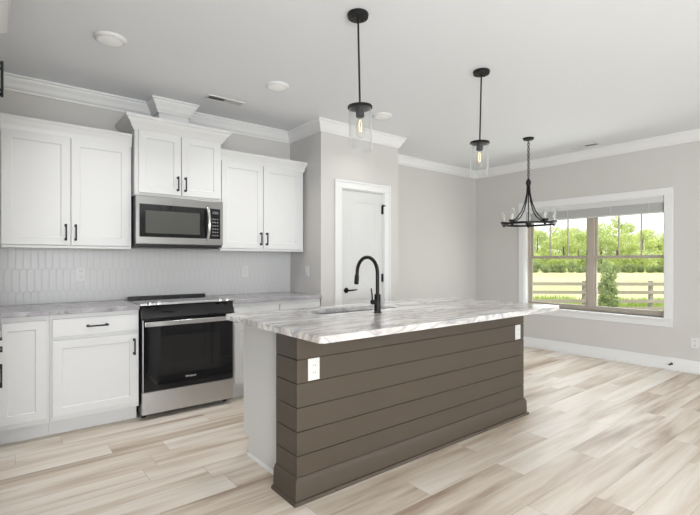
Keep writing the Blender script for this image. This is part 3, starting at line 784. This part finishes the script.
for k in range(5):
    a = math.atan2(CYc, CXc) + 2 * PI * k / 5; c, s = math.cos(a), math.sin(a)
    pr = [(.014, -.56), (.020, -.66), (.040, -.76), (.080, -.87), (.145, -.955), (.22, -1.0), (RR - .005, zr)]
    MB().tube([(r * c, r * s, zz) for r, zz in pr], .0072, 10).build('arm', 'black', ch)
    cx, cy = RR * c, RR * s
    MB().lathe([(0, zr - .030), (.012, zr - .028), (.018, zr - .018), (.018, zr + .005), (.036, zr + .012), (.038, zr + .032), (.030, zr + .034), (0, zr + .034)], (cx, cy, 0), 20).build('cup', 'black', ch)
    b = MB().lathe([(0, zr + .0345), (.009, zr + .0345), (.009, zr + .10), (0, zr + .101)], (cx, cy, 0), 14).build('candle', 'candle', ch)
    MB().lathe([(.005, zr + .1015), (.009, zr + .112), (.009, zr + .122), (.003, zr + .142), (0, zr + .146)], (cx, cy, 0), 14).build('bulb', 'bulbglass', b)
    MB().lathe([(.0215, zr + .0345), (.0215, zr + .165), (.0200, zr + .165), (.0200, zr + .0345)], (cx, cy, 0), 24, close=True).build('glass_chimney', 'chimney', ch)

# ------------------------------------------------------------------ outdoors
GZ = -.6
d_ = Vector((math.cos(A), math.sin(A))); r_ = Vector((math.sin(A), -math.cos(A)))
def at(u, t, z=GZ):
    p = d_ * t + r_ * (u * t); return Vector((p.x, p.y, z))
struct(MB().box(XR + .16, 260, -160, 260, GZ - .1, GZ).build('ground', 'field'), 'sunlit meadow beyond the window', 'field')

fe = thing('ranch_fence', 'weathered four rail ranch fence crossing the meadow outside', 'fence', at(.529, 16.5))
P0 = at(.529, 16.5); step = r_ * (.1448 * 16.5) + d_ * (-.12)
for k in range(-3, 5):
    p = Vector((step.x, step.y, 0)) * k
    MB().obox(p + Vector((0, 0, .57)), (.065, 0, 0), (0, .065, 0), (0, 0, .57)).build('post', 'fence', fe, .006)
    if k < 4:
        q = Vector((step.x, step.y, 0)); dirv = q.normalized(); nrm = Vector((dirv.y, -dirv.x, 0))
        for zz in (1.02, .71, .385, .12):
            MB().obox(p + q * .5 + nrm * .085 + Vector((0, 0, zz)), q * .5, nrm * .019, (0, 0, .062)).build('rail', 'fence', fe, .004)

def leafcloud(lobes, n, size, rng):
    """leaves scattered in ellipsoid lobes (centre, radii)"""
    m = MB(); bm = m.bm
    vol = [l[1][0] * l[1][1] * l[1][2] for l in lobes]; tot = sum(vol)
    for (c, r), v in zip(lobes, vol):
        for _ in range(int(n * v / tot) + 1):
            d = Vector((rng.gauss(0, 1), rng.gauss(0, 1), rng.gauss(0, 1))).normalized(); k = rng.uniform(.55, 1.02)
            p = Vector(c) + Vector((d.x * r[0], d.y * r[1], d.z * r[2])) * k
            nrm = (d + Vector((rng.gauss(0, .5), rng.gauss(0, .5), rng.gauss(0, .5)))).normalized()
            a = nrm.orthogonal().normalized(); b = nrm.cross(a); th = rng.uniform(0, 2 * PI)
            a, b = a * math.cos(th) + b * math.sin(th), b * math.cos(th) - a * math.sin(th)
            s = size * rng.uniform(.6, 1.3)
            bm.faces.new([bm.verts.new(p + a * s * x + b * s * y * .7 + nrm * s * zz) for x, y, zz in ((-1, 0, 0), (0, -.6, .15), (1, 0, 0), (0, .6, .15))])
    return m
rng = random.Random(3)
protos = []
for k in range(4):
    hgt = (8.6, 9.4, 7.6, 8.2)[k]; lobes = []
    for _ in range(19):
        zz = rng.uniform(.07, .92) * hgt if len(lobes) > 5 else (.12 + .035 * len(lobes)) * hgt; wr = 2.5 * (1 - .62 * abs(zz / hgt - .4) / .6)
        a = rng.uniform(0, 2 * PI); rr = rng.uniform(.6, 1.2)
        lobes.append(((wr * .7 * math.cos(a), wr * .7 * math.sin(a), zz), (rr * 1.25, rr * 1.25, rr)))
    cm = leafcloud(lobes, 4200, .19, rng)
    tm = MB().tube([(0, 0, 0), (.1, .05, hgt * .4), (0, .1, hgt * .8)], [.2, .15, .05], 8)
    protos.append((cm, tm))
proto_obj = []
first = True
ordn = ['first', 'second', 'third', 'fourth', 'fifth', 'sixth', 'seventh', 'eighth', 'ninth', 'tenth', 'eleventh', 'twelfth', 'thirteenth', 'fourteenth', 'fifteenth', 'sixteenth', 'seventeenth', 'eighteenth']
meshes = {}
def place(name, label, cat, group, loc, key, maker, rz, sc_):
    t = thing(name, label, cat, loc, rz, group); t.scale = sc_
    if key not in meshes:
        parts = [mb.build(nm, mat, t, 0, smooth=sm) for nm, mb, mat, sm in maker()]; meshes[key] = parts
    else:
        for o in meshes[key]:
            c = o.copy(); COL.objects.link(c); c.parent = t
    return t
front = []
for i in range(12):
    front.append((.392 + .331 * i / 11 + rng.uniform(-.005, .005), (76.5, 82.5, 88.5)[i % 3], (i * 3 + 1) % 4, (.98, 1.02, .92, 1.0, .95, 1.05, 1.0, 1.03, .96, 1.0, .94, .95)[i]))
for i, (u, t, k, s) in enumerate(front):
    place('tree', ordn[i] + ' tree from the left in the tree line just beyond the hedge row', 'tree', 'tree line beyond the hedge', at(u, t), ('tree', k),
          lambda k=k: [('crown', protos[k][0], 'leaf', False), ('trunk', protos[k][1], 'bark', True)], rng.uniform(0, 6), (s, s, s * .97))
for i, (u, s) in enumerate(((.405, 1.32), (.452, 1.38), (.500, 1.25), (.555, 1.50), (.612, 1.42), (.668, 1.22), (.725, 1.10))):
    k = (i * 2 + i // 3) % 4
    place('tree', ordn[i] + ' taller tree from the left rising behind the tree line', 'tree', 'taller trees behind the tree line', at(u, (97, 104)[i % 2]), ('tree', k),
          lambda k=k: [('crown', protos[k][0], 'leaf', False), ('trunk', protos[k][1], 'bark', True)], rng.uniform(0, 6), (s * .88, s * .88, s * .92))
def hedge_parts():
    lobes = [((rng.uniform(-.55, .55), rng.uniform(-.3, .3), rng.uniform(.3, .3 + 1.3 * rng.random())), (rng.uniform(.3, .6), .45, rng.uniform(.3, .6))) for _ in range(10)]
    return [('foliage', leafcloud(lobes, 1100, .13, rng), 'leafdark', False), ('stem', MB().tube([(0, 0, 0), (.1, 0, .7), (0, 0, 1.2)], [.08, .06, .03], 6), 'bark', True)]
for i in range(17):
    u = .400 + .315 * i / 16 + rng.uniform(-.004, .004); s = rng.uniform(.9, 1.25)
    place('hedge_bush', ordn[i] + ' dark bush from the left in the hedge row at the meadow edge', 'bush', 'hedge row at the meadow edge', at(u, 70.2 + 1.9 * (i % 2)), ('hedge', i % 4), hedge_parts, rng.uniform(0, 6), (1.0, 1.0, s))
def bush_parts():
    lobes = [((.16 * math.cos(k * 2.4), .16 * math.sin(k * 2.4), .22 + k * .115), (.30 - .014 * k, .30 - .014 * k, .2)) for k in range(13)]
    return [('foliage', leafcloud(lobes, 5200, .045, rng), 'conifer', False), ('stem', MB().tube([(0, 0, 0), (0, .02, 1.2)], [.04, .015], 8), 'bark', True)]
place('shrub', 'upright grey green shrub growing in front of the ranch fence', 'shrub', None, at(.5827, 15.7), ('shrub', 0), bush_parts, 0, (.95, .95, 1))
# weeds under the window: nobody could count them
m = MB()
for _ in range(4200):
    u = rng.uniform(.36, .76); t = rng.uniform(16.8, 20.0); p = at(u, t); h = rng.uniform(.10, .38) * (1.25 if u < .5 else .9); a = rng.uniform(0, 2 * PI); w_ = rng.uniform(.015, .035)
    dx, dy = math.cos(a) * w_, math.sin(a) * w_; bend = Vector((rng.gauss(0, .08), rng.gauss(0, .08), h))
    m.bm.faces.new([m.bm.verts.new(p + Vector((-dx, -dy, 0))), m.bm.verts.new(p + Vector((dx, dy, 0))), m.bm.verts.new(p + bend * .6 + Vector((dx, dy, 0)) * .8), m.bm.verts.new(p + bend)])
tag(m.build('tall_grass', 'weeds', smooth=False), 'tall grass and weeds along the foot of the ranch fence', 'grass', None, 'stuff')
